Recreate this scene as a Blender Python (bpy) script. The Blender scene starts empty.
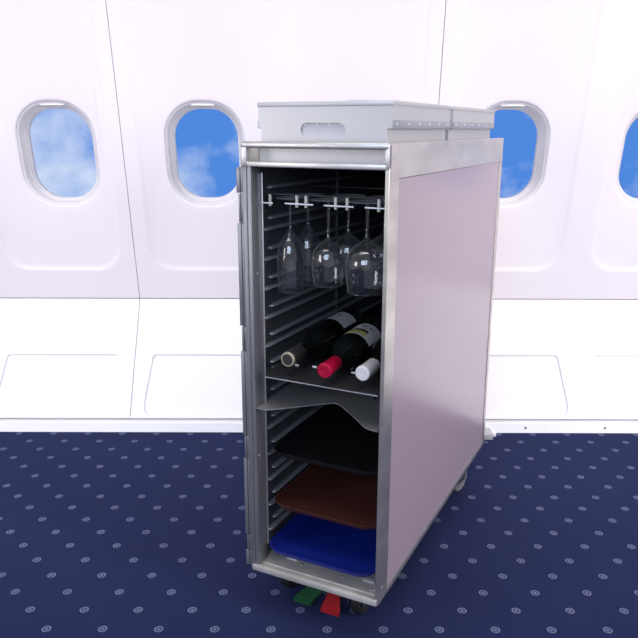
import bpy, bmesh, math, random
from mathutils import Vector, Matrix
random.seed(7)
PI = math.pi
sc = bpy.context.scene
C = sc.collection

# ------------------------------------------------------------------ materials
def lin(c):
    return tuple((v/12.92 if v <= .04045 else ((v+.055)/1.055)**2.4) for v in c)
def rgb(r, g, b):
    return lin((r/255, g/255, b/255)) + (1,)

def mat(name, col, rough=.5, metal=0., spec=.5, noise=0., nscale=20., bump=0., bscale=200., coat=0., stretch=None):
    m = bpy.data.materials.new(name); m.use_nodes = True
    nt = m.node_tree; b = nt.nodes['Principled BSDF']
    b.inputs['Base Color'].default_value = col
    b.inputs['Roughness'].default_value = rough
    b.inputs['Metallic'].default_value = metal
    b.inputs['Specular IOR Level'].default_value = spec
    b.inputs['Coat Weight'].default_value = coat
    tc = nt.nodes.new('ShaderNodeTexCoord')
    src = tc.outputs['Object']
    if stretch:
        mp = nt.nodes.new('ShaderNodeMapping'); mp.inputs['Scale'].default_value = stretch
        nt.links.new(src, mp.inputs['Vector']); src = mp.outputs['Vector']
    if noise:
        n = nt.nodes.new('ShaderNodeTexNoise'); n.inputs['Scale'].default_value = nscale
        n.inputs['Detail'].default_value = 6
        nt.links.new(src, n.inputs['Vector'])
        r = nt.nodes.new('ShaderNodeMapRange')
        r.inputs['From Min'].default_value = .3; r.inputs['From Max'].default_value = .7
        r.inputs['To Min'].default_value = 1-noise; r.inputs['To Max'].default_value = 1+noise
        nt.links.new(n.outputs['Fac'], r.inputs['Value'])
        mx = nt.nodes.new('ShaderNodeVectorMath'); mx.operation = 'SCALE'
        mx.inputs[0].default_value = col[:3]
        nt.links.new(r.outputs['Result'], mx.inputs['Scale'])
        nt.links.new(mx.outputs['Vector'], b.inputs['Base Color'])
    if bump:
        n2 = nt.nodes.new('ShaderNodeTexNoise'); n2.inputs['Scale'].default_value = bscale
        nt.links.new(src, n2.inputs['Vector'])
        bp = nt.nodes.new('ShaderNodeBump'); bp.inputs['Strength'].default_value = bump
        bp.inputs['Distance'].default_value = .002
        nt.links.new(n2.outputs['Fac'], bp.inputs['Height'])
        nt.links.new(bp.outputs['Normal'], b.inputs['Normal'])
    return m

def glassmat(name, tint, base, edge, rough=.02, haze=0.):
    """thin clear sheet: lets light straight through and mirrors more at grazing angles"""
    m = bpy.data.materials.new(name); m.use_nodes = True
    nt = m.node_tree
    for n in list(nt.nodes):
        if n.type == 'BSDF_PRINCIPLED': nt.nodes.remove(n)
    out = nt.nodes['Material Output']
    tr = nt.nodes.new('ShaderNodeBsdfTransparent'); tr.inputs['Color'].default_value = tint
    gl = nt.nodes.new('ShaderNodeBsdfGlossy'); gl.inputs['Roughness'].default_value = rough
    gl.inputs['Color'].default_value = (1, 1, 1, 1)
    lw = nt.nodes.new('ShaderNodeLayerWeight'); lw.inputs['Blend'].default_value = .35
    pw = nt.nodes.new('ShaderNodeMath'); pw.operation = 'POWER'; pw.inputs[1].default_value = 2.2
    nt.links.new(lw.outputs['Facing'], pw.inputs[0])
    mr = nt.nodes.new('ShaderNodeMapRange')
    mr.inputs['To Min'].default_value = base; mr.inputs['To Max'].default_value = edge
    nt.links.new(pw.outputs[0], mr.inputs['Value'])
    mx = nt.nodes.new('ShaderNodeMixShader')
    nt.links.new(mr.outputs['Result'], mx.inputs['Fac'])
    nt.links.new(tr.outputs[0], mx.inputs[1]); nt.links.new(gl.outputs[0], mx.inputs[2])
    if haze:                                             # pale diffuse haze paints in the light caught by glass edges
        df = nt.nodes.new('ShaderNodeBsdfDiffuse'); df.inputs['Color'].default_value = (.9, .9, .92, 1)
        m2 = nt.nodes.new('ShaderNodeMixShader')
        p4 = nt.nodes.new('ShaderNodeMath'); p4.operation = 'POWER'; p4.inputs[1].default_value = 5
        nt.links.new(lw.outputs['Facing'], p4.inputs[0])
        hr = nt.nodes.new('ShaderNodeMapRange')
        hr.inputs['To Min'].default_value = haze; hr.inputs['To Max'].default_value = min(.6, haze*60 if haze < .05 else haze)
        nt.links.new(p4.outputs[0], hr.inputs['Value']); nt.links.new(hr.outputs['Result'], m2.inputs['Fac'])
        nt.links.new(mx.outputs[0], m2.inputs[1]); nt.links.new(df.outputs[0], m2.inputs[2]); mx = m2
    nt.links.new(mx.outputs[0], out.inputs['Surface'])
    return m

M = {}
M['wall'] = mat('cabin_panel', rgb(243, 236, 241), rough=.42, spec=.3, noise=.012, nscale=3)
M['dado'] = mat('lower_panel', rgb(241, 238, 241), rough=.45, spec=.3)
M['dark_gap'] = mat('gap_backing', rgb(60, 58, 60), rough=.8)
M['frame'] = mat('window_frame_plastic', rgb(226, 222, 226), rough=.4, spec=.3)
M['shade'] = mat('shade_plastic', rgb(240, 238, 236), rough=.4)
M['base'] = mat('baseboard_white', rgb(250, 249, 251), rough=.4)
M['screw'] = mat('screw_metal', rgb(150, 150, 152), rough=.4, metal=.2)
M['pane'] = glassmat('window_pane_glass', (.97, .98, 1, 1), .015, .25)
M['alu'] = mat('brushed_aluminium', rgb(198, 196, 194), rough=.38, metal=.75, noise=.10, nscale=9, bump=.05, bscale=60, stretch=(6, 1, 6))
M['alu_side'] = mat('side_aluminium', rgb(208, 203, 196), rough=.33, metal=.85, noise=.14, nscale=7, stretch=(1, 1, 3))
M['alu_top'] = mat('top_aluminium', rgb(206, 202, 194), rough=.4, metal=.45, noise=.12, nscale=8)
M['post'] = mat('post_aluminium', rgb(134, 135, 140), rough=.4, metal=.55, noise=.12, nscale=8, stretch=(6, 6, 1))
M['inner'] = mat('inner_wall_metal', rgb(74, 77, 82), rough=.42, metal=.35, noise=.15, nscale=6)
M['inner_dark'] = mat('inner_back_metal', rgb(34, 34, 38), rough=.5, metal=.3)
M['runner'] = mat('runner_metal', rgb(168, 170, 175), rough=.3, metal=.6)
M['pan'] = mat('floor_pan_metal', rgb(180, 177, 172), rough=.5, metal=.2, noise=.2, nscale=14)
M['sheet'] = mat('shelf_sheet_metal', rgb(112, 113, 117), rough=.14, metal=.85, noise=.1, nscale=10)
M['divider'] = mat('divider_sheet_metal', rgb(140, 140, 140), rough=.35, metal=.4, noise=.1, nscale=10)
M['box'] = mat('box_paint', rgb(186, 185, 187), rough=.38, metal=.15, spec=.4, noise=.02, nscale=6)
M['box_rail'] = mat('box_rail_metal', rgb(160, 162, 172), rough=.35, metal=.4)
M['slot'] = mat('slot_paint', rgb(186, 186, 190), rough=.5)
M['shaded_rubber'] = mat('shaded_rubber', rgb(26, 26, 28), rough=.6)  # front wheels coloured darker to paint in the shade under the trolley
M['grey_rubber'] = mat('grey_wheel_rubber', rgb(118, 118, 120), rough=.5)
M['green'] = mat('green_pedal_paint', rgb(26, 70, 42), rough=.4, noise=.15, nscale=40)
M['red'] = mat('red_pedal_paint', rgb(146, 27, 33), rough=.4, noise=.12, nscale=40)
M['tray_blue'] = mat('blue_plastic', rgb(10, 31, 122), rough=.45, bump=.2, bscale=500)
M['tray_brown'] = mat('brown_plastic', rgb(72, 37, 31), rough=.45, bump=.2, bscale=500)
M['tray_black'] = mat('black_plastic', rgb(20, 20, 22), rough=.4, bump=.2, bscale=500)
M['bottle'] = mat('dark_bottle_glass', rgb(10, 13, 13), rough=.06, spec=.6)
M['cap_grey'] = mat('grey_capsule_foil', rgb(58, 56, 56), rough=.35, metal=.3)
M['cap_tan'] = mat('tan_capsule_end', rgb(158, 150, 134), rough=.45)
M['cap_red'] = mat('red_capsule_foil', rgb(176, 13, 58), rough=.32, metal=.2)
M['cap_white'] = mat('white_capsule_foil', rgb(212, 210, 212), rough=.35)
M['label'] = mat('label_paper', rgb(178, 176, 178), rough=.7)
M['ink'] = mat('label_ink', rgb(40, 38, 40), rough=.7)
M['picture'] = mat('label_picture_green', rgb(150, 148, 76), rough=.7, noise=.45, nscale=90)
M['picture_dark'] = mat('label_picture_dark', rgb(40, 36, 28), rough=.7, noise=.3, nscale=90)
M['peg'] = mat('peg_nylon', rgb(200, 196, 188), rough=.5)
M['lip'] = mat('acrylic_edge', rgb(224, 226, 230), rough=.3, spec=.6)
M['acrylic'] = glassmat('clear_acrylic', (.9, .92, .94, 1), .05, .5)
M['glass_foot'] = glassmat('drinking_glass_lit_foot', (.9, .92, .94, 1), .10, .8, .04, .22)  # stronger pale haze paints in the light caught by the foot
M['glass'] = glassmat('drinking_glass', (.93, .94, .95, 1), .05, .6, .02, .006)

def side_panel_mat():
    m = mat('pink_laminate', rgb(168, 151, 163), rough=.22, spec=.5)
    nt = m.node_tree; b = nt.nodes['Principled BSDF']
    tc = nt.nodes.new('ShaderNodeTexCoord')
    n = nt.nodes.new('ShaderNodeTexNoise'); n.inputs['Scale'].default_value = 4
    nt.links.new(tc.outputs['Object'], n.inputs['Vector'])
    # fine diagonal scratches
    mp = nt.nodes.new('ShaderNodeMapping'); mp.inputs['Rotation'].default_value = (math.radians(35), 0, 0)
    mp.inputs['Scale'].default_value = (1, 1.2, 90)
    nt.links.new(tc.outputs['Object'], mp.inputs['Vector'])
    s = nt.nodes.new('ShaderNodeTexNoise'); s.inputs['Scale'].default_value = 3; s.inputs['Detail'].default_value = 2
    nt.links.new(mp.outputs[0], s.inputs['Vector'])
    cr = nt.nodes.new('ShaderNodeMapRange')
    cr.inputs['From Min'].default_value = .74; cr.inputs['From Max'].default_value = .8
    cr.inputs['To Min'].default_value = 0; cr.inputs['To Max'].default_value = .25
    nt.links.new(s.outputs['Fac'], cr.inputs['Value'])
    mx = nt.nodes.new('ShaderNodeMix'); mx.data_type = 'RGBA'
    mx.inputs['A'].default_value = rgb(168, 151, 163); mx.inputs['B'].default_value = rgb(205, 192, 200)
    nt.links.new(cr.outputs['Result'], mx.inputs['Factor'])
    nt.links.new(mx.outputs['Result'], b.inputs['Base Color'])
    return m
M['laminate'] = side_panel_mat()

def carpet_mat():
    m = bpy.data.materials.new('navy_carpet'); m.use_nodes = True
    nt = m.node_tree; b = nt.nodes['Principled BSDF']
    L = nt.links.new
    def math_(op, a, c=None):
        n = nt.nodes.new('ShaderNodeMath'); n.operation = op
        for i, v in enumerate((a, c)):
            if v is None: continue
            if isinstance(v, (int, float)): n.inputs[i].default_value = v
            else: L(v, n.inputs[i])
        return n.outputs[0]
    tc = nt.nodes.new('ShaderNodeTexCoord')
    wob = nt.nodes.new('ShaderNodeTexNoise'); wob.inputs['Scale'].default_value = 300
    L(tc.outputs['Object'], wob.inputs['Vector'])
    sp = nt.nodes.new('ShaderNodeSeparateXYZ'); L(tc.outputs['Object'], sp.inputs[0])
    X = math_('ADD', math_('SUBTRACT', sp.outputs['X'], math_('MULTIPLY', math_('SUBTRACT', sp.outputs['Y'], 1.4), .0115)), math_('MULTIPLY', math_('SUBTRACT', wob.outputs['Fac'], .5), .003))
    u = math_('DIVIDE', math_('ADD', X, .469), .1222)
    v = math_('DIVIDE', math_('SUBTRACT', sp.outputs['Y'], 1.350), .0651)
    row = math_('FLOOR', math_('ADD', v, .5))
    half = math_('MULTIPLY', math_('FLOORED_MODULO', row, 2.0), .5)
    u2 = math_('SUBTRACT', u, half)
    du = math_('MULTIPLY', math_('SUBTRACT', u2, math_('FLOOR', math_('ADD', u2, .5))), .1222)
    dv = math_('MULTIPLY', math_('SUBTRACT', v, row), .0651)
    r = math_('SQRT', math_('ADD', math_('MULTIPLY', du, du), math_('MULTIPLY', dv, dv)))
    ring = math_('LESS_THAN', math_('ABSOLUTE', math_('SUBTRACT', r, .0086)), .0015)
    dot = math_('LESS_THAN', r, .0033)
    disc = math_('MULTIPLY', math_('LESS_THAN', r, .009), .18)
    fac = math_('MAXIMUM', math_('MAXIMUM', ring, dot), disc)
    sp2 = nt.nodes.new('ShaderNodeTexNoise'); sp2.inputs['Scale'].default_value = 900
    L(tc.outputs['Object'], sp2.inputs['Vector'])
    fac = math_('MULTIPLY', fac, math_('ADD', math_('MULTIPLY', sp2.outputs['Fac'], .9), .25))
    big = nt.nodes.new('ShaderNodeTexNoise'); big.inputs['Scale'].default_value = 5; big.inputs['Detail'].default_value = 5
    L(tc.outputs['Object'], big.inputs['Vector'])
    k = math_('ADD', .8, math_('MULTIPLY', math_('ADD', math_('MULTIPLY', big.outputs['Fac'], .6), math_('MULTIPLY', sp2.outputs['Fac'], .4)), .4))
    sv = nt.nodes.new('ShaderNodeVectorMath'); sv.operation = 'SCALE'
    sv.inputs[0].default_value = rgb(31, 38, 73)[:3]; L(k, sv.inputs['Scale'])
    mx = nt.nodes.new('ShaderNodeMix'); mx.data_type = 'RGBA'
    L(fac, mx.inputs['Factor']); L(sv.outputs['Vector'], mx.inputs['A'])
    mx.inputs['B'].default_value = rgb(128, 136, 166)
    L(mx.outputs['Result'], b.inputs['Base Color'])
    b.inputs['Roughness'].default_value = .95; b.inputs['Specular IOR Level'].default_value = .1
    b.inputs['Sheen Weight'].default_value = .12; b.inputs['Sheen Tint'].default_value = rgb(120, 130, 190)
    bp = nt.nodes.new('ShaderNodeBump'); bp.inputs['Strength'].default_value = .35; bp.inputs['Distance'].default_value = .002
    L(sp2.outputs['Fac'], bp.inputs['Height']); L(bp.outputs['Normal'], b.inputs['Normal'])
    return m
M['carpet'] = carpet_mat()

# ------------------------------------------------------------------ mesh helpers
class MB:
    def __init__(s): s.bm = bmesh.new()
    def box(s, x0, x1, y0, y1, z0, z1, bev=0., seg=2):
        vs = [s.bm.verts.new((x, y, z)) for x in (x0, x1) for y in (y0, y1) for z in (z0, z1)]
        q = [(0,1,3,2),(4,6,7,5),(0,4,5,1),(2,3,7,6),(0,2,6,4),(1,5,7,3)]
        fs = [s.bm.faces.new([vs[i] for i in f]) for f in q]
        if bev:
            es = list({e for f in fs for e in f.edges})
            bmesh.ops.bevel(s.bm, geom=es, offset=bev, segments=seg, profile=.5, affect='EDGES')
        return s
    def loops(s, ls, cap_end=False, cap_start=False, closed=True):
        rows = [[s.bm.verts.new(p) for p in l] for l in ls]
        for a, b in zip(rows, rows[1:]):
            n = len(a)
            for i in range(n if closed else n-1):
                j = (i+1) % n
                s.bm.faces.new((a[i], a[j], b[j], b[i]))
        if cap_end: s.bm.faces.new(rows[-1])
        if cap_start: s.bm.faces.new(rows[0][::-1])
        return s
    def lathe(s, prof, mx=None, n=28):
        mx = mx or Matrix()
        rows = []
        for r, h in prof:
            rows.append([s.bm.verts.new(mx @ Vector((max(r, 1e-5)*math.cos(2*PI*i/n), max(r, 1e-5)*math.sin(2*PI*i/n), h))) for i in range(n)])
        for a, b in zip(rows, rows[1:]):
            for i in range(n):
                j = (i+1) % n
                s.bm.faces.new((a[i], a[j], b[j], b[i]))
        for row, (r, h), rev in ((rows[0], prof[0], True), (rows[-1], prof[-1], False)):
            if r > 1e-4: continue
        return s
    def cyl(s, p0, p1, r, n=20, bev=0.):
        p0 = Vector(p0); p1 = Vector(p1); d = p1-p0; h = d.length
        mx = Matrix.Translation(p0) @ d.to_track_quat('Z', 'Y').to_matrix().to_4x4()
        b = bev or r*.12
        return s.lathe([(0, 0), (r-b, 0), (r, b), (r, h-b), (r-b, h), (0, h)], mx, n)
    def prism(s, poly, z0, z1, bev=0.):
        a = [s.bm.verts.new((x, y, z0)) for x, y in poly]
        b = [s.bm.verts.new((x, y, z1)) for x, y in poly]
        n = len(poly)
        fs = [s.bm.faces.new(a[::-1]), s.bm.faces.new(b)]
        for i in range(n):
            j = (i+1) % n
            fs.append(s.bm.faces.new((a[i], a[j], b[j], b[i])))
        if bev:
            es = list({e for f in fs for e in f.edges})
            bmesh.ops.bevel(s.bm, geom=es, offset=bev, segments=2, profile=.5, affect='EDGES')
        return s
    def ball(s, p, r, sc_=(1, 1, 1)):
        mx = Matrix.Translation(p) @ Matrix.Diagonal((*sc_, 1))
        bmesh.ops.create_uvsphere(s.bm, u_segments=12, v_segments=8, radius=r, matrix=mx)
        return s
    def torus(s, R, r, mx, n=28, k=10):
        rows = []
        for i in range(n):
            a = 2*PI*i/n
            rows.append([s.bm.verts.new(mx @ Vector(((R+r*math.cos(2*PI*j/k))*math.cos(a), (R+r*math.cos(2*PI*j/k))*math.sin(a), r*math.sin(2*PI*j/k)))) for j in range(k)])
        for i in range(n):
            a, b = rows[i], rows[(i+1) % n]
            for j in range(k):
                s.bm.faces.new((a[j], b[j], b[(j+1) % k], a[(j+1) % k]))
        return s
    def xf(s, m): bmesh.ops.transform(s.bm, matrix=m, verts=s.bm.verts); return s
    def build(s, name, m, parent=None, off=(0, 0, 0), sharp=32, fix=True):
        if any(off): s.xf(Matrix.Translation(off))
        if fix: bmesh.ops.remove_doubles(s.bm, verts=s.bm.verts, dist=1e-6)
        if fix: bmesh.ops.recalc_face_normals(s.bm, faces=s.bm.faces)
        me = bpy.data.meshes.new(name); s.bm.to_mesh(me); s.bm.free()
        for p in me.polygons: p.use_smooth = True
        me.set_sharp_from_angle(angle=math.radians(sharp))
        me.materials.append(M[m])
        o = bpy.data.objects.new(name, me); C.objects.link(o)
        if parent: o.parent = parent
        return o

def tag(o, label=None, cat=None, group=None, kind=None):
    if label: o['label'] = label
    if cat: o['category'] = cat
    if group: o['group'] = group
    if kind: o['kind'] = kind
    return o
def empty(name, loc=(0, 0, 0), rz=0):
    o = bpy.data.objects.new(name, None); C.objects.link(o)
    o.empty_display_size = .1; o.location = loc; o.rotation_euler = (0, 0, rz); return o
def copy_tree(o, parent=None):
    c = o.copy(); C.objects.link(c)
    if parent: c.parent = parent
    for ch in list(o.children): copy_tree(ch, c)
    return c

def rquad(cs, rs, K=10, Ms=8):
    """rounded quad: cs 4 corners (x,z) counter-clockwise, rs 4 radii -> list of (x,z), same count every time"""
    arcs = []
    for i in range(4):
        p = Vector(cs[i]); a = Vector(cs[i-1]); b = Vector(cs[(i+1) % 4])
        ua = (a-p).normalized(); ub = (b-p).normalized()
        th = ua.angle(ub); r = max(rs[i], 1e-4); t = r/math.tan(th/2)
        bis = (ua+ub).normalized(); c = p + bis*(r/math.sin(th/2))
        A = p+ua*t-c; B = p+ub*t-c
        full = A.angle(B); pts = []
        for k in range(K+1):
            s = k/K
            v = (A*math.sin((1-s)*full)+B*math.sin(s*full))/math.sin(full)
            pts.append(c+v)
        arcs.append(pts)
    out = []
    for i in range(4):
        out += arcs[i]
        e, f = arcs[i][-1], arcs[(i+1) % 4][0]
        for k in range(1, Ms): out.append(e.lerp(f, k/Ms))
    return [(p.x, p.y) for p in out]
def rrect(cx, cz, hw, hh, r, **k):
    return rquad([(cx-hw, cz-hh), (cx+hw, cz-hh), (cx+hw, cz+hh), (cx-hw, cz+hh)], [r]*4, **k)

# ------------------------------------------------------------------ the cabin
def y_up(z):                                        # upper side wall leans inwards as it rises
    return 2.677-.189*(z-.423)-.05*max(0, z-1.25)**2
def y_low(z):                                       # lower panel leans inwards as it falls
    return 2.430+.650*(z-.043)
def on_up(pts, d): return [(x, y_up(z)+(d(z) if callable(d) else d), z) for x, z in pts]
def on_low(pts, d): return [(x, y_low(z)+d, z) for x, z in pts]

fl = MB().box(-3.2, 3.4, -1.6, 2.70, -.03, 0)
tag(fl.build('floor', 'carpet'), 'navy blue carpet with small pale ring dots', kind='structure')

edges = [-1.222, -.681, -.137, .402, .948, 1.490]
wins = [-.913, -.399, .130, .660, 1.190]
WZ = .964
G = .0012
seams = {-.681, .402}
ZT, ZS = 1.62, .4305
wall = MB(); Kw = dict(K=12, Ms=14)
def dish(z): return .006
DW = .016                                            # the window sits this deep in its dished panel
for i, cx in enumerate(wins):
    a, b = edges[i], edges[i+1]
    ga = G if a in seams else 0; gb = G if b in seams else 0
    outer = rquad([(a+ga, ZS), (b-gb, ZS), (b-gb, ZT), (a+ga, ZT)], [.001]*4, **Kw)
    def crease(e):
        return rquad([(a+.054+e, .540+e), (b-.048-e, .540+e), (b-.042-e, 1.60-e), (a+.046+e, 1.60-e)], [.095-e*.5, .095-e*.5, .05, .05], **Kw)
    def ap(e): return rrect(cx, WZ, .136+e, .179+e, .120+e, **Kw)
    wall.loops([on_up(outer, .03), on_up(outer, 0), on_up(crease(-.006), 0), on_up(crease(0), 0), on_up(crease(.004), lambda z: .2*dish(z)),
                on_up(crease(.012), lambda z: .8*dish(z)), on_up(crease(.018), dish), on_up(crease(.026), lambda z: dish(z)+.0006), on_up(ap(.045), DW-.003),
                on_up(ap(.012), DW), on_up(ap(.006), DW+.0005), on_up(ap(.0015), DW+.003), on_up(ap(0), DW+.008), on_up(ap(0), DW+.022)])
for x0, x1 in ((-2.6, edges[0]), (edges[-1], 2.8)):     # plain continuation beyond the frame
    r = rquad([(x0, ZS), (x1, ZS), (x1, ZT), (x0, ZT)], [.001]*4, **Kw)
    wall.loops([on_up(r, .03), on_up(r, 0)], cap_end=True)
for x in seams:                                          # dark backing behind the seams
    pass
wo = wall.build('wall_back', 'wall', sharp=50)
tag(wo, 'white curved cabin side wall panels around the oval windows', kind='structure')
bk = MB()
for x in sorted(seams):
    bk.loops([[(x-.02, y_up(z)+.032, z) for z in (ZS-.02, .8, 1.2, ZT)], [(x+.02, y_up(z)+.032, z) for z in (ZS-.02, .8, 1.2, ZT)]], closed=False)
bk.box(-2.6, 2.8, y_up(.43)+.02, y_up(.43)+.03, .40, .46)
bk.box(-2.6, 2.8, 2.462, 2.468, 0, .050)
tag(bk.build('trim_3', 'dark_gap'), 'dark backing in the gaps between wall panels', kind='structure')

for n, cx in enumerate(wins):
    wr = empty('window_%d' % (n+1), (cx, y_up(WZ)+.024, WZ)); tag(wr, kind='structure')
    off = (-cx, -(y_up(WZ)+.024), -WZ)
    def ap(e, r=0): return rrect(cx, WZ, .136+e, .179+e, .120+e+r, **Kw)
    MB().loops([on_up(ap(-.0004), .0245), on_up(ap(-.004), .0252), on_up(ap(-.007), .028), on_up(ap(-.0140), .050), on_up(ap(-.016), .0525),
                on_up(ap(-.018), .0530), on_up(ap(-.0205), .060), on_up(ap(-.0235), .0625), on_up(ap(-.0240), .085)]).build('window_frame', 'frame', wr, off, sharp=28)
    MB().loops([on_up(ap(-.022), .076), on_up(ap(-.022), .079)], cap_start=True, cap_end=True).build('window_pane', 'pane', wr, off)
    hl = MB()
    zc = WZ+.170
    ls = []
    for e, d in ((.0, .044), (.0, .030), (-.0012, .0285)):
        ls.append([(x, y_up(zc)+d, z) for x, z in rquad([(cx-.050-e, zc-.0055-e), (cx+.050+e, zc-.0055-e), (cx+.036+e, zc+.005+e), (cx-.036-e, zc+.005+e)], [.004]*4, K=5, Ms=4)])
    hl.loops(ls, cap_end=True, cap_start=True).build('shade_handle', 'shade', wr, off)

dd = MB()
ed = [-2.6]+edges+[2.8]
for a, b in zip(ed, ed[1:]):
    ga = G if a in seams else 0; gb = G if b in seams else 0
    zb, zt = .043, .4265
    outer = rquad([(a+ga, zb), (b-gb, zb), (b-gb, zt), (a+ga, zt)], [.001]*4, **Kw)
    def rec(e):
        return rquad([(a+.040+e, .0455+e*.2), (b-.038-e, .0455+e*.2), (b-.062-e, .243-e), (a+.066+e, .243-e)], [.036, .036, .014, .014], **Kw)
    dd.loops([on_low(outer, .02), on_low(outer, 0), on_low(rec(-.004), 0), on_low(rec(0), 0), on_low(rec(.001), .0006), on_low(rec(.0030), .0075), on_low(rec(.0045), .0085)], cap_end=True)
tag(dd.build('trim_1', 'dado', sharp=7), 'white lower wall panels with recessed rounded fields', kind='structure')

bb = MB()
for x0, x1 in ((-2.6, .8155), (.8165, 2.8)):
    prof = [(2.50, 0), (2.404, 0), (2.411, .033), (2.4125, .0345), (2.50, .0345)]
    bb.loops([[(x0, y, z) for y, z in prof], [(x1, y, z) for y, z in prof]], cap_end=True, cap_start=True)
b_ = bb.build('baseboard_back', 'base'); tag(b_, 'white baseboard strip above the carpet', kind='structure')
for x in (.46, .741, 1.025):
    m_ = MB().lathe([(0, -.0025), (.0028, -.0022), (.0045, -.001), (.005, 0), (0, 0)], Matrix.Translation((x, 2.4055, .0185)) @ Matrix.Rotation(-PI/2, 4, 'X') @ Matrix.Diagonal((1, 1, -1, 1)).inverted() @ Matrix.Diagonal((1, 1, 1, 1)))
    m_.build('screw', 'screw', b_)

br = empty('floor_bracket', (.60, 2.372, 0))
MB().box(-.060, .011, -.029, .030, 0, .021, .002).build('block', 'box', br)
MB().box(.012, .028, -.004, .030, 0, .017, .003).build('end_tab', 'base', br)
tag(br, 'small white floor block against the baseboard beside the trolley', 'bracket')

# ------------------------------------------------------------------ the trolley
YAW = -0.4573
O = Vector((-.1489, 1.4126, 0)); ZB = .111
RZ = Matrix.Rotation(YAW, 4, 'Z')
def W(x, y, z): return O + (RZ @ Vector((x, y, z+ZB)))
Wd, D, H = .302, .884, .919
OFF = (0, 0, ZB)
T = empty('airline_trolley', O, YAW)
tag(T, 'tall narrow silver airline trolley with open front and pinkish side panel', 'trolley')
IN0, IN1 = .012, .2925
# side walls
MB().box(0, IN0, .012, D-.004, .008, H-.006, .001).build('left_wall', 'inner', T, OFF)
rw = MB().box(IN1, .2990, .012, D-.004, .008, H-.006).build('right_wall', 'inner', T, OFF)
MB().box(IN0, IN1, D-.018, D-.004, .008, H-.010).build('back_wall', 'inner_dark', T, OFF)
# frame of the right side, with the laminate panel set in it
def yz(pts, x): return [(x, y, z) for y, z in pts]
fo = rrect(D/2, (H)/2, D/2, H/2, .003, K=6, Ms=6)
pi_ = rquad([(.050, .011), (.862, .011), (.855, .856), (.050, .857)], [.002]*4, K=6, Ms=6)
def ins(p, e): return [(y+(e if y < .4 else -e), z+(e if z < .4 else -e)) for y, z in p]
MB().loops([yz(fo, .2945), yz(fo, .3012), yz(ins(fo, .0008), .302), yz(ins(pi_, -.0008), .302), yz(pi_, .3012), yz(pi_, .2985)]).build('side_frame', 'alu_side', T, OFF)
MB().box(.2985, .3003, .0505, .8610, .0115, .8555).build('side_panel', 'laminate', T, OFF)
MB().box(.3001, .3028, .055, .868, -.0005, .0115, .001).build('lower_trim', 'post', T, OFF)
for y, z in ((.022, .893), (.022, .45), (.022, .03)):
    MB().ball((.302, y, z), .0030, (.35, 1, 1)).build('rivet', 'alu_side', T, OFF)
# top deck (well floor), its rim and rear
MB().box(0, .2990, .012, D-.004, .872, .8805).build('top_deck', 'inner', T, OFF)
tr = MB()
tr.box(0, .0125, .010, D, .880, H-.001, .0015)
tr.box(.2880, .3000, .010, D, .880, H-.0005, .0015)
tr.box(.0125, .2880, D-.014, D, .880, H-.001, .0015)
tr.build('top_rim', 'alu_top', T, OFF)
# front frame
ff = MB()
ff.box(.0, Wd, -.004, .012, .9075, .9200, .004, 3)
ff.box(.004, Wd-.002, -.001, .010, .8735, .8830, .0012)
ff.box(.0, .0125, -.003, .010, .874, .916, .002)
ff.box(.2945, Wd, -.003, .010, .874, .916, .002)
ff.build('front_top_frame', 'alu', T, OFF)
lp = MB()
lp.box(0, .0095, 0, .038, .0, .874, .0015)
lp.box(.0098, .0190, .0015, .0395, .0, .874, .0015)
lp.build('front_post', 'post', T, OFF)
rp = MB()
rp.box(.2965, .3005, .0005, .040, .0, .874, .0012)
rp.build('front_post', 'post', T, OFF)
st = MB().box(.0190, .0232, .0375, .0400, .045, .386+.474, .0006)
st.build('seal_strip', 'alu', T, OFF)
for z in (.662, .27): MB().cyl((.0185, .012 if z < .5 else .02, z), (.0205, .012 if z < .5 else .02, z), .003).build('post_screw', 'screw', T, OFF)
# floor pan and sill
fp = MB()
fp.box(.002, .2985, .004, D-.006, -.004, .008)
fp.box(.004, .2985, -.003, .010, -.002, .0115, .002)
fp.box(.004, .2985, .018, .022, .006, .0105, .001)
fpo = fp.build('floor_pan', 'pan', T, OFF)
for x, y in ((.035, .055), (.10, .05), (.20, .05), (.272, .035), (.272, .10), (.05, .13)):
    MB().ball((x, y, .008), .0045, (1, 1, .35)).build('rivet', 'screw', fpo, OFF)
for x in (.060, .245): MB().box(x, x+.025, .055, .070, .0075, .0105, .001).build('pan_tab', 'box', fpo, OFF)
# runners pressed in the side walls
def runner(y0, side):
    m = MB(); rows = []
    n = 10; y1 = .84
    for k, (y, s) in enumerate(((y0, .35), (y0+.003, .8), (y0+.009, 1.), (y1-.006, 1.), (y1, .4))):
        row = []
        for j in range(n+1):
            a = -PI/2+PI*j/n
            x = IN0-.0005+.0105*s*math.cos(a); z = .0042*s*math.sin(a)
            row.append((x if side < 0 else (IN0+IN1)-x, y, z))
        rows.append(row)
    return m.loops(rows, closed=True, cap_end=True, cap_start=True)
longs = [.746-.0615*k for k in range(12)]
shorts = [.829-.0615*k for k in range(14)]
protos = {}
for kind, y0, zs in (('l', .052, longs), ('s', .074, shorts)):
    for side in (-1, 1):
        p = None
        for z in zs:
            if side > 0 and .44 < z < .56: continue         # the bottle lies against this stretch
            if p is None:
                p = runner(y0, side).build('runner', 'runner', T); o = p
            else:
                o = p.copy(); C.objects.link(o); o.parent = T
            o.location = (0, 0, z+ZB)
# middle post inside on the left wall and bracket under the deck
MB().box(IN0, .0180, .405, .412, .01, .872).build('middle_post', 'inner', T, OFF)
MB().box(.016, .05, .40, .43, .862, .872, .002).build('deck_bracket', 'inner', T, OFF)
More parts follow.
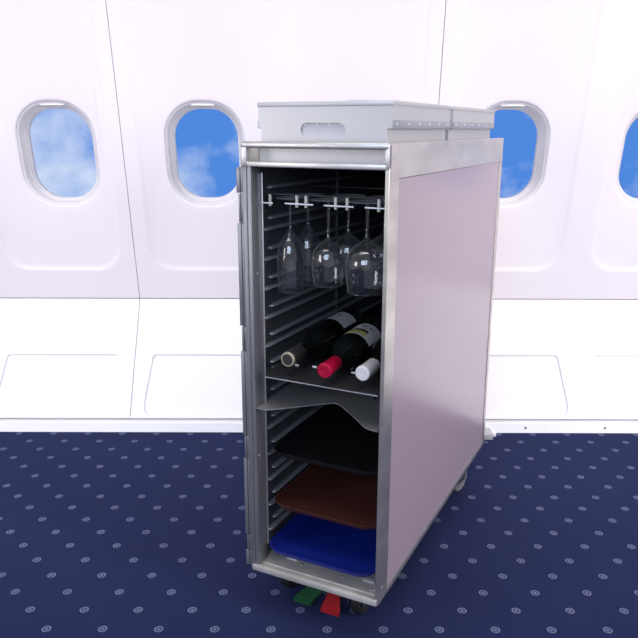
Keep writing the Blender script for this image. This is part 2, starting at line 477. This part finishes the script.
# folded-back door with its hinge
dr = MB().box(-.0300, -.0035, .036, .330, .004, .872, .003).build('door', 'alu_side', T, OFF)
hz = [(.822, .872, 1), (.7645, .8215, 0), (.5545, .764, 1), (.5025, .554, 0), (.3145, .502, 1), (.2625, .314, 0), (.0805, .262, 1), (.0415, .080, 0), (.004, .041, 1)]
for z0, z1, w in hz:
    hm = MB()
    x0 = -.0135 if w else -.0098
    hm.box(x0, -.0055, .0005, .036, z0+.0007, z1-.0007, .0012)
    hm.box(-.0052, -.0004, .0025, .034, z0+.0007, z1-.0007, .0012)
    hm.build('hinge', 'post', dr, OFF)
# latch ring on the right post
MB().torus(.0062, .0013, Matrix.Translation((.2945, .012, .473)) @ Matrix.Rotation(PI/2, 4, 'Y') @ Matrix.Diagonal((1.25, .8, 1, 1)), 20, 8).build('latch_ring', 'runner', T, OFF)
# underside, casters, pedals
MB().box(.012, .290, .030, D-.03, -.020, -.004, .003).build('chassis', 'post', T, OFF)
def caster(x, y, rz, rub):
    c = MB()
    c.box(-.030, .030, -.030, .030, -.026, -.0195, .002)
    c.cyl((0, 0, -.0265), (0, 0, -.034), .020)
    for s in (-1, 1):
        c.box(s*.0185-.0015, s*.0185+.0015, -.020, .036, -.072, -.033, .001)
    c.box(-.020, .020, -.020, .030, -.036, -.0325, .001)
    c.cyl((-.022, .022, -.066), (.022, .022, -.066), .005)
    mx = Matrix.Translation((x, y, 0)) @ Matrix.Rotation(rz, 4, 'Z')
    o = c.xf(mx).build('caster', 'inner', T, OFF)
    w = MB().lathe([(.010, -.013), (.028, -.013), (.031, -.010), (.040, -.0125), (.0445, -.009), (.045, 0), (.0445, .009), (.040, .0125), (.031, .010), (.028, .013), (.010, .013)],
                   Matrix.Translation((0, .022, -.066)) @ Matrix.Rotation(PI/2, 4, 'Y'), 36)
    w.xf(mx).build('wheel', rub, o, OFF)
for x, y, rz, rub in ((.036, .105, .1, 'shaded_rubber'), (.222, .090, .05, 'shaded_rubber'), (.050, .750, 0, 'grey_rubber'), (.254, .738, -.15, 'grey_rubber')): caster(x, y, rz, rub)
def pedal(x0, x1, ynear, m, ridges, lab, flip):
    p = MB()
    # (y, z top, thickness, x left, x right)
    if flip < 0:
        st_ = [(ynear, -.088, .010, x0, x1), (ynear+.012, -.083, .010, x0+.003, x1+.001), (ynear+.026, -.076, .009, x0+.014, x1+.008), (ynear+.040, -.068, .009, x0+.026, x1+.018), (ynear+.055, -.058, .009, x0+.036, x1+.026), (ynear+.10, -.036, .009, x0+.044, x1+.028), (ynear+.14, -.022, .009, x0+.046, x1+.028)]
    else:
        st_ = [(ynear, -.088, .010, x0, x1), (ynear+.010, -.0825, .010, x0, x1-.001), (ynear+.022, -.076, .009, x0+.001, x1-.007), (ynear+.036, -.067, .009, x0+.002, x1-.012), (ynear+.055, -.056, .009, x0+.004, x1-.014), (ynear+.10, -.036, .009, x0+.008, x1-.012), (ynear+.14, -.022, .009, x0+.010, x1-.012)]
    rows = [[(a, y, z-t), (b, y, z-t), (b, y, z-.001), (b-.001, y, z), (a+.001, y, z), (a, y, z-.001)] for y, z, t, a, b in st_]
    p.loops(rows, cap_end=True, cap_start=True)
    for k in range(ridges):
        y = ynear+.006+.009*k; z = -.0848+.0052*k
        p.box(x0+.003, x1-.014, y, y+.003, z-.004, z+.0020, .0008)
    o = p.build('pedal', m, T, OFF); o['label'] = lab
    return o
pedal(.076, .119, .056, 'green', 1, 'green foot pedal', -1)
pedal(.147, .191, .050, 'red', 4, 'red ridged foot pedal', 1)

# ------------------------------------------------------------------ the two boxes on the top
def slot_cut(o, x, z, y):
    cm = MB()
    pts = rrect(x, z, .046, .0132, .0125, K=8, Ms=3)
    cm.loops([[(a, y-.01, b) for a, b in pts], [(a, y+.0014, b) for a, b in pts], [(a, y+.014, b) for a, b in pts]], cap_end=True, cap_start=True)
    c = cm.build('cut', 'slot')
    c.parent = o.parent
    md = o.modifiers.new('b', 'BOOLEAN'); md.object = c; md.operation = 'DIFFERENCE'; md.solver = 'EXACT'
    dg = bpy.context.evaluated_depsgraph_get()
    me = bpy.data.meshes.new_from_object(o.evaluated_get(dg))
    o.modifiers.clear(); o.data = me; me.name = 'shell'
    for p in me.polygons: p.use_smooth = False
    bpy.data.objects.remove(c)
def topbox(y0, y1, front, lab):
    x0, x1 = .0135, .289
    base = W(.151, (y0+y1)/2, .8805)
    R = empty('drawer_box', base, YAW); off = (-.151, -(y0+y1)/2, -.8805)
    s = MB()
    poly = [(.0145, .8810), (.2795, .8810), (.2795, .9440), (x1, .9440), (x1, .9850), (x0, .9850), (x0, .9440), (.0200, .9440), (.0200, .9050), (.0145, .9050)]
    s.loops([[(x, y0, z) for x, z in poly], [(x, y1, z) for x, z in poly]], cap_end=True, cap_start=True)
    o = s.build('shell', 'box', R, off)
    bpy.context.view_layer.update()
    if front:
        slot_cut(o, .151-.151, .9405-.8805, y0-(y0+y1)/2)
        # inner flap of the grip slot with its rivets
        f = MB().box(.106, .196, y0+.0050, y0+.0062, .9272, .9538).build('slot_flap', 'slot', R, off)
        for k in range(4): MB().ball((.113+.025*k, y0+.0042, .9515), .0022, (1, .5, 1)).build('rivet', 'shade', R, off)
    MB().box(x0-.0012, x1+.0012, y0-.0016, y1+.0012, .9835, .9920, .0015).build('lid', 'box', R, off)
    for s_ in (1, -1):
        rl = MB()
        xa = x1 if s_ > 0 else x0
        rl.box(*sorted((xa-s_*.008, xa+s_*.0014)), y0-.0010, y1-.002, .9435, .9455, .0005)
        rl.box(*sorted((xa+s_*.0003, xa+s_*.0014)), y0-.0010, y1-.002, .9440, .9585, .0006)
        ro = rl.build('side_rail', 'box_rail', R, off)
        n = 6
        for k in range(n):
            rr = MB(); rr.ball((xa+s_*.0014, y0+.02+(y1-y0-.04)*k/(n-1), .952), .0021, (.5, 1, 1))
            rr.build('rivet', 'base', ro, off)
    tag(R, lab, 'box', 'drawer boxes on top of the trolley')
topbox(.043, .397, True, 'white metal drawer box with grip slot at front of trolley top')
topbox(.421, .812, False, 'white metal drawer box at rear of trolley top behind the slotted box')

# ------------------------------------------------------------------ things inside
sh = MB()
sh.prism([(.0410, .001), (.2900, .001), (.2900, .800), (.0190, .800), (.0190, .055), (.0260, .040), (.0400, .004)], .4525, .4552, .0005)
sh_root = empty('wine_shelf', W(.152, .40, .4415), YAW); soff = (-.152, -.40, -.4415)
sh.box(.0250, .0265, .075, .800, .4418, .4530); sh.box(.2785, .2800, .004, .800, .4418, .4530)
sh.build('shelf_sheet', 'sheet', sh_root, soff)
MB().box(.0412, .2898, -.0002, .0009, .4528, .4552, .0003).build('front_edge', 'runner', sh_root, soff)
for x, y in ((.069, .090), (.108, .096), (.197, .098)):
    MB().box(x-.005, x+.005, y, y+.003, .4550, .4580, .0006).build('stop_tab', 'lip', sh_root, soff)
tag(sh_root, 'grey metal shelf sheet under the wine bottles', 'shelf')
dv = MB().prism([(.0212, -.0015), (.042, -.003), (.055, .006), (.073, .022), (.110, .057), (.147, .092), (.152, .0965), (.157, .0975), (.162, .0965), (.167, .094), (.208, .059), (.259, .009), (.266, .004), (.275, .001), (.2915, -.0015), (.2915, .80), (.0245, .80), (.0245, .05), (.0235, .044), (.0234, .036), (.0212, .034)], .3815, .3840)
dvo = dv.build('divider_sheet', 'divider', None, (-.152, -.40, -.3815)); dvo.location = W(.152, .40, .3815); dvo.rotation_euler = (0, 0, YAW)
tag(dvo, 'grey metal divider sheet with notched front edge below the wine shelf', 'shelf')

def tray(z, y0, m, lab):
    hw, hd = .1275, .185
    cx, cy = .1525, y0+hd
    t = MB()
    def R(e, zz): return [(x, y, zz) for x, y in rrect(0, 0, hw+e, hd+e, .040+e, K=10, Ms=8)]
    t.loops([R(-.020, .0003), R(-.006, .0003), R(-.003, .002), R(.0, .0095), R(.0020, .0110), R(.0020, .0120), R(0, .0126), R(-.0025, .0112), R(-.006, .0040), R(-.009, .0027), R(-.020, .0026)], cap_end=True, cap_start=True)
    o = t.build('serving_tray', m); o.location = W(cx, cy, z); o.rotation_euler = (0, 0, YAW)
    tag(o, lab, 'tray', 'trays slid into the lower half of the trolley')
tray(.0390, .014, 'tray_blue', 'bright blue plastic tray lowest in the trolley')
tray(.1355, .040, 'tray_brown', 'reddish brown plastic tray between the blue and black trays')
tray(.2585, .041, 'tray_black', 'black plastic tray topmost of the three below the notched divider')

# bottles lie with the neck towards the open front
def bottle(name_lab, x, y, cap, capend, r, shoulder, L, labspan, picture, roll, turn=0):
    R = empty('wine_bottle', W(x, y+L/2, .4552), YAW+turn)
    base = Matrix.Translation((0, -L/2, r+.0002)) @ Matrix.Rotation(-PI/2, 4, 'X')     # +z of the lathe runs into the trolley
    s = shoulder
    prof = [(.0128, .048), (.0130, .060), (.0132, s-.030), (.0150, s-.016), (.0200, s-.004), (.0280, s+.010), (r-.0030, s+.024), (r-.0006, s+.036), (r, s+.046), (r, L-.008), (r-.002, L-.003), (r-.008, L), (.012, L-.010), (0, L-.02)]
    MB().lathe(prof, base, 40).build('bottle_body', 'bottle', R)
    cp = [(.0, .0008), (.0075, .0008), (.0080, .0000), (.0128, .0000), (.0146, .0014), (.0150, .0035), (.0150, .0105), (.0146, .0125), (.0143, .016), (.0143, .058), (.0134, .060)]
    if capend:
        MB().lathe([(.0118, .0009), (.0121, -.0002), (.0136, -.0002), (.0148, .0012), (.0153, .0035), (.0153, .0052), (.0146, .0056)], base, 36).build('capsule_ring', capend, R)['label'] = 'pale tan ring round the capsule end'
        MB().lathe([(0, .0004), (.0120, .0004), (.0121, .0012), (.0140, .006)]+cp[6:], base, 36).build('capsule', cap, R)
    else:
        MB().lathe(cp, base, 36).build('capsule', cap, R)
    MB().torus(.0058, .0005, base @ Matrix.Translation((0, 0, .0005)), 20, 6).build('capsule_emboss', cap if not capend else 'cap_grey', R)
    if labspan:
        def arc(l0, l1, a0, a1, rr, n=36):
            m = MB(); rows = []
            for h in (l0, l1):
                rows.append([base @ Vector((rr*math.cos(a), rr*math.sin(a), h)) for a in [a0+(a1-a0)*k/n for k in range(n+1)]])
            return m.loops(rows, closed=False)
        # top of the lying bottle is at angle -90 deg in lathe space
        up = -PI/2+roll
        l0, l1 = labspan
        lb = arc(l0, l1, up-1.15, up+1.15, r+.0004)
        lo = lb.build('label', 'label', R)
        def glyph(mm, strokes, a_c, l_c, ha, hl):
            for (u0, v0), (u1, v1) in strokes:
                d = Vector((u1-u0, v1-v0)); n_ = Vector((-d.y, d.x)).normalized()*.10
                q = [(u0+n_.x, v0+n_.y), (u1+n_.x, v1+n_.y), (u1-n_.x, v1-n_.y), (u0-n_.x, v0-n_.y)]
                mm.bm.faces.new([mm.bm.verts.new(base @ Vector(((r+.0010)*math.cos(a_c+ha*u), (r+.0010)*math.sin(a_c+ha*u), l_c+hl*v))) for u, v in q])
        gl = [[((0, 0), (0, 1)), ((0, 1), (.7, 1))], [((0, 0), (0, 1)), ((0, 1), (.6, .8)), ((.6, .8), (0, .5)), ((0, .5), (.6, 0))], [((.2, 0), (.2, 1))],
              [((0, 0), (0, 1)), ((0, 1), (.6, 0)), ((.6, 0), (.6, 1))], [((0, 0), (.6, 0)), ((0, 0), (0, 1)), ((0, 1), (.6, 1))]]
        tm = MB()
        if picture:
            for k, g in enumerate(gl): glyph(tm, g, up-.02+.19*(k-1), l0+.052, .13, .015)
            arc(l0+.007, l0+.026, up-1.05, up+.50, r+.0007).build('label_picture', 'picture', lo)
            arc(l0+.026, l0+.039, up-1.05, up+.50, r+.0007).build('label_picture_edge', 'picture_dark', lo)
        else:
            for k, g in enumerate(gl[:4]): glyph(tm, g, up-.15+.19*(k-1), l0+.034, .12, .010)
            arc(l0+.020, l0+.030, up-.75, up-.35, r+.0007).build('label_mark', 'ink', lo)
        tm.build('label_lettering', 'ink', lo, fix=False)
    tag(R, name_lab, 'bottle', 'wine bottles lying on the shelf')
bottle('dark wine bottle with grey tan-ended capsule, leftmost on the wine shelf', .0870, .016, 'cap_grey', 'cap_tan', .0370, .105, .325, (.205, .275), False, -.10)
bottle('dark wine bottle with crimson capsule lying on the wine shelf', .1785, -.014, 'cap_red', None, .0372, .088, .300, (.150, .232), True, .10, .035)
bottle('dark wine bottle with white capsule lying against the right of the trolley', .2545, .006, 'cap_white', None, .0365, .095, .300, None, False, 0)

# glass rack
RK = empty('glass_rack', W(.152, .15, .800), YAW); roff = (-.152, -.15, -.800)
for x0, x1 in ((.0150, .047), (.070, .132), (.155, .216), (.239, .2905)):
    if x0 < .02:
        s = MB().prism([(.0238, .0375), (x1, .0375), (x1, .270), (.0150, .270), (.0150, .050), (.0238, .046)], .8010, .8038).build('slat', 'acrylic', RK, roff)
        MB().box(.0195, x1, .0345, .0372, .8008, .8036, .0005).build('slat_edge', 'lip', s, roff); continue
    s = MB().box(x0, x1, .0445, .270, .8010, .8038).build('slat', 'acrylic', RK, roff)
    MB().box(x0, x1, .0415, .0444, .8008, .8036, .0005).build('slat_edge', 'lip', s, roff)
for x in (.033, .093, .113, .176, .200, .264):
    MB().cyl((x, .0500, .7950), (x, .0500, .8180), .0032, 12).build('peg', 'peg', RK, roff)
for y in (.047, .262):
    MB().box(.0125, .2920, y, y+.006, .8182, .8205).build('crossbar', 'inner_dark', RK, roff)
tag(RK, 'clear slatted stemware rack with pale pegs under the trolley top', 'rack')

def stem_glass(fr, bowl, zj, zr, ws):
    """upside-down glass: foot at the top; heights are measured down from the rack"""
    R = empty('wine_glass')
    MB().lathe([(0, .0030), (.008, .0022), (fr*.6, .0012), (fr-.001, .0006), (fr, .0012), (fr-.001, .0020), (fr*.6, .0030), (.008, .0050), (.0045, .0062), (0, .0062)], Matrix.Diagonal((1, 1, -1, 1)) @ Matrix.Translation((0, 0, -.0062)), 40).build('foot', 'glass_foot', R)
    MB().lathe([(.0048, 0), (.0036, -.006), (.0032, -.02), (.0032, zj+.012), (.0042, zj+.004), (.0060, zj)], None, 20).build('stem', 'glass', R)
    n = 22; pr = []
    for k in range(n+1):
        t = k/n
        # widths are control radii along the bowl
        f = t*(len(ws)-1); i = min(int(f), len(ws)-2); u = f-i
        p0 = ws[max(i-1, 0)]; p1 = ws[i]; p2 = ws[i+1]; p3 = ws[min(i+2, len(ws)-1)]
        rr = .5*((2*p1)+(-p0+p2)*u+(2*p0-5*p1+4*p2-p3)*u*u+(-p0+3*p1-3*p2+p3)*u*u*u)
        pr.append((max(rr, .004), zj+(zr-zj)*(1-(1-t)**1.0)))
    inner = [(max(r-.0011, .0001), z-(.0012 if k < 3 else 0)) for k, (r, z) in enumerate(pr)]
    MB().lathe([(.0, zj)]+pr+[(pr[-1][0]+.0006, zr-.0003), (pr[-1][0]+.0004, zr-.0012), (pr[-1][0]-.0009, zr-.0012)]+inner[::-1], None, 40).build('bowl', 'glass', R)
    return R
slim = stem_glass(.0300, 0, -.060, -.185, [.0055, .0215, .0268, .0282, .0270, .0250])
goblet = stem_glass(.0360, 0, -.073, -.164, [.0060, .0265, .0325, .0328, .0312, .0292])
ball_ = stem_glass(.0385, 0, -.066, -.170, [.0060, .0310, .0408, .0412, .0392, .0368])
gl_l = [(slim, .0585, .086, 'slim tall wine glass hanging front left in the rack'),
        (slim, .0585, .165, 'slim tall wine glass hanging behind the front left glass'),
        (goblet, .1435, .087, 'medium wine goblet hanging at front centre of the rack'),
        (goblet, .1435, .184, 'medium wine goblet hanging in the second row behind the centre glass'),
        (ball_, .2275, .084, 'largest round wine glass hanging at front right of the rack'),
        (ball_, .2275, .178, 'round wine glass mostly hidden behind the trolley\'s right post')]
used = set()
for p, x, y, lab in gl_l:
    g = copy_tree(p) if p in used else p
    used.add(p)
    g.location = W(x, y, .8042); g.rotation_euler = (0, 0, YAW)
    tag(g, lab, 'wine glass', 'wine glasses hanging in the rack')

# ------------------------------------------------------------------ sky outside and ambience inside
w = bpy.data.worlds.new('World'); sc.world = w; w.use_nodes = True
nt = w.node_tree; bg = nt.nodes['Background']; Lk = nt.links.new
tc = nt.nodes.new('ShaderNodeTexCoord')
sx = nt.nodes.new('ShaderNodeSeparateXYZ'); Lk(tc.outputs['Generated'], sx.inputs[0])
mp = nt.nodes.new('ShaderNodeMapping'); mp.inputs['Scale'].default_value = (4, 4, 5); mp.inputs['Location'].default_value = (1.3, 0.2, .35)
Lk(tc.outputs['Generated'], mp.inputs['Vector'])
nz = nt.nodes.new('ShaderNodeTexNoise'); nz.inputs['Scale'].default_value = 1.6; nz.inputs['Detail'].default_value = 7; nz.inputs['Roughness'].default_value = .55
Lk(mp.outputs[0], nz.inputs['Vector'])
cr = nt.nodes.new('ShaderNodeValToRGB')
cr.color_ramp.elements[0].position = .50; cr.color_ramp.elements[0].color = rgb(76, 130, 207)
cr.color_ramp.elements[1].position = .70; cr.color_ramp.elements[1].color = rgb(192, 206, 230)
low = nt.nodes.new('ShaderNodeMath'); low.operation = 'MULTIPLY_ADD'      # more cloud towards the horizon
Lk(sx.outputs['Z'], low.inputs[0]); low.inputs[1].default_value = -1.3; Lk(nz.outputs['Fac'], low.inputs[2])
Lk(low.outputs[0], cr.inputs['Fac'])
def mrange(src, a, b, c, d):
    n = nt.nodes.new('ShaderNodeMapRange'); n.interpolation_type = 'SMOOTHSTEP'
    for k, v in zip(('From Min', 'From Max', 'To Min', 'To Max'), (a, b, c, d)): n.inputs[k].default_value = v
    Lk(src, n.inputs['Value']); return n.outputs['Result']
m1 = nt.nodes.new('ShaderNodeMath'); m1.operation = 'MULTIPLY'
Lk(mrange(sx.outputs['Y'], .45, .65, 0, 1), m1.inputs[0]); Lk(mrange(sx.outputs['Z'], .25, .5, 1, 0), m1.inputs[1])
mx = nt.nodes.new('ShaderNodeMix'); mx.data_type = 'RGBA'
Lk(m1.outputs[0], mx.inputs['Factor']); mx.inputs['A'].default_value = (.34, .34, .385, 1)
Lk(cr.outputs['Color'], mx.inputs['B'])
Lk(mx.outputs['Result'], bg.inputs['Color']); bg.inputs['Strength'].default_value = 1.0

def area(name, loc, tgt, sx_, sy_, power, col):
    l = bpy.data.lights.new(name, 'AREA'); l.shape = 'RECTANGLE'; l.size = sx_; l.size_y = sy_; l.energy = power; l.color = col
    o = bpy.data.objects.new(name, l); C.objects.link(o); o.location = loc
    o.rotation_euler = (Vector(tgt)-Vector(loc)).to_track_quat('-Z', 'Y').to_euler()
    return o
area('ceiling_lamp', (.3, .95, 2.35), (.3, 2.5, .12), 4.0, .7, 13, (1, .955, .945)).data.spread = math.radians(85)
area('front_fill', (-.9, -1.7, 1.75), (-.1, 1.9, .5), 2.0, 1.2, 44, (.64, .77, 1))  # unseen cool fill added behind the camera to light the trolley front
area('right_fill', (2.6, -.3, 1.5), (.7, 2.5, .4), 1.2, 1.2, 46, (1, .95, .94))  # unseen warm fill added at right for the lower wall and trolley side
area('left_fill', (-2.3, .3, 1.1), (-.9, 2.6, .45), 1.0, .8, 8, (1, .95, .96)).data.spread = math.radians(110)  # unseen low fill added to whiten the lower wall at left

# ------------------------------------------------------------------ camera
cd = bpy.data.cameras.new('camera'); cam = bpy.data.objects.new('camera', cd); C.objects.link(cam)
cd.sensor_width = 36; cd.lens = 36*723.23/638
cam.matrix_world = Matrix.Translation((0, 0, 1.055)) @ Matrix.Rotation(PI/2-.2579, 4, 'X') @ Matrix.Rotation(.0023, 4, 'Z')
cd.clip_start = .02
sc.camera = cam
vs = sc.view_settings
vs.view_transform = 'Standard'; vs.look = 'None'; vs.exposure = .27; vs.gamma = 1; vs.use_curve_mapping = False
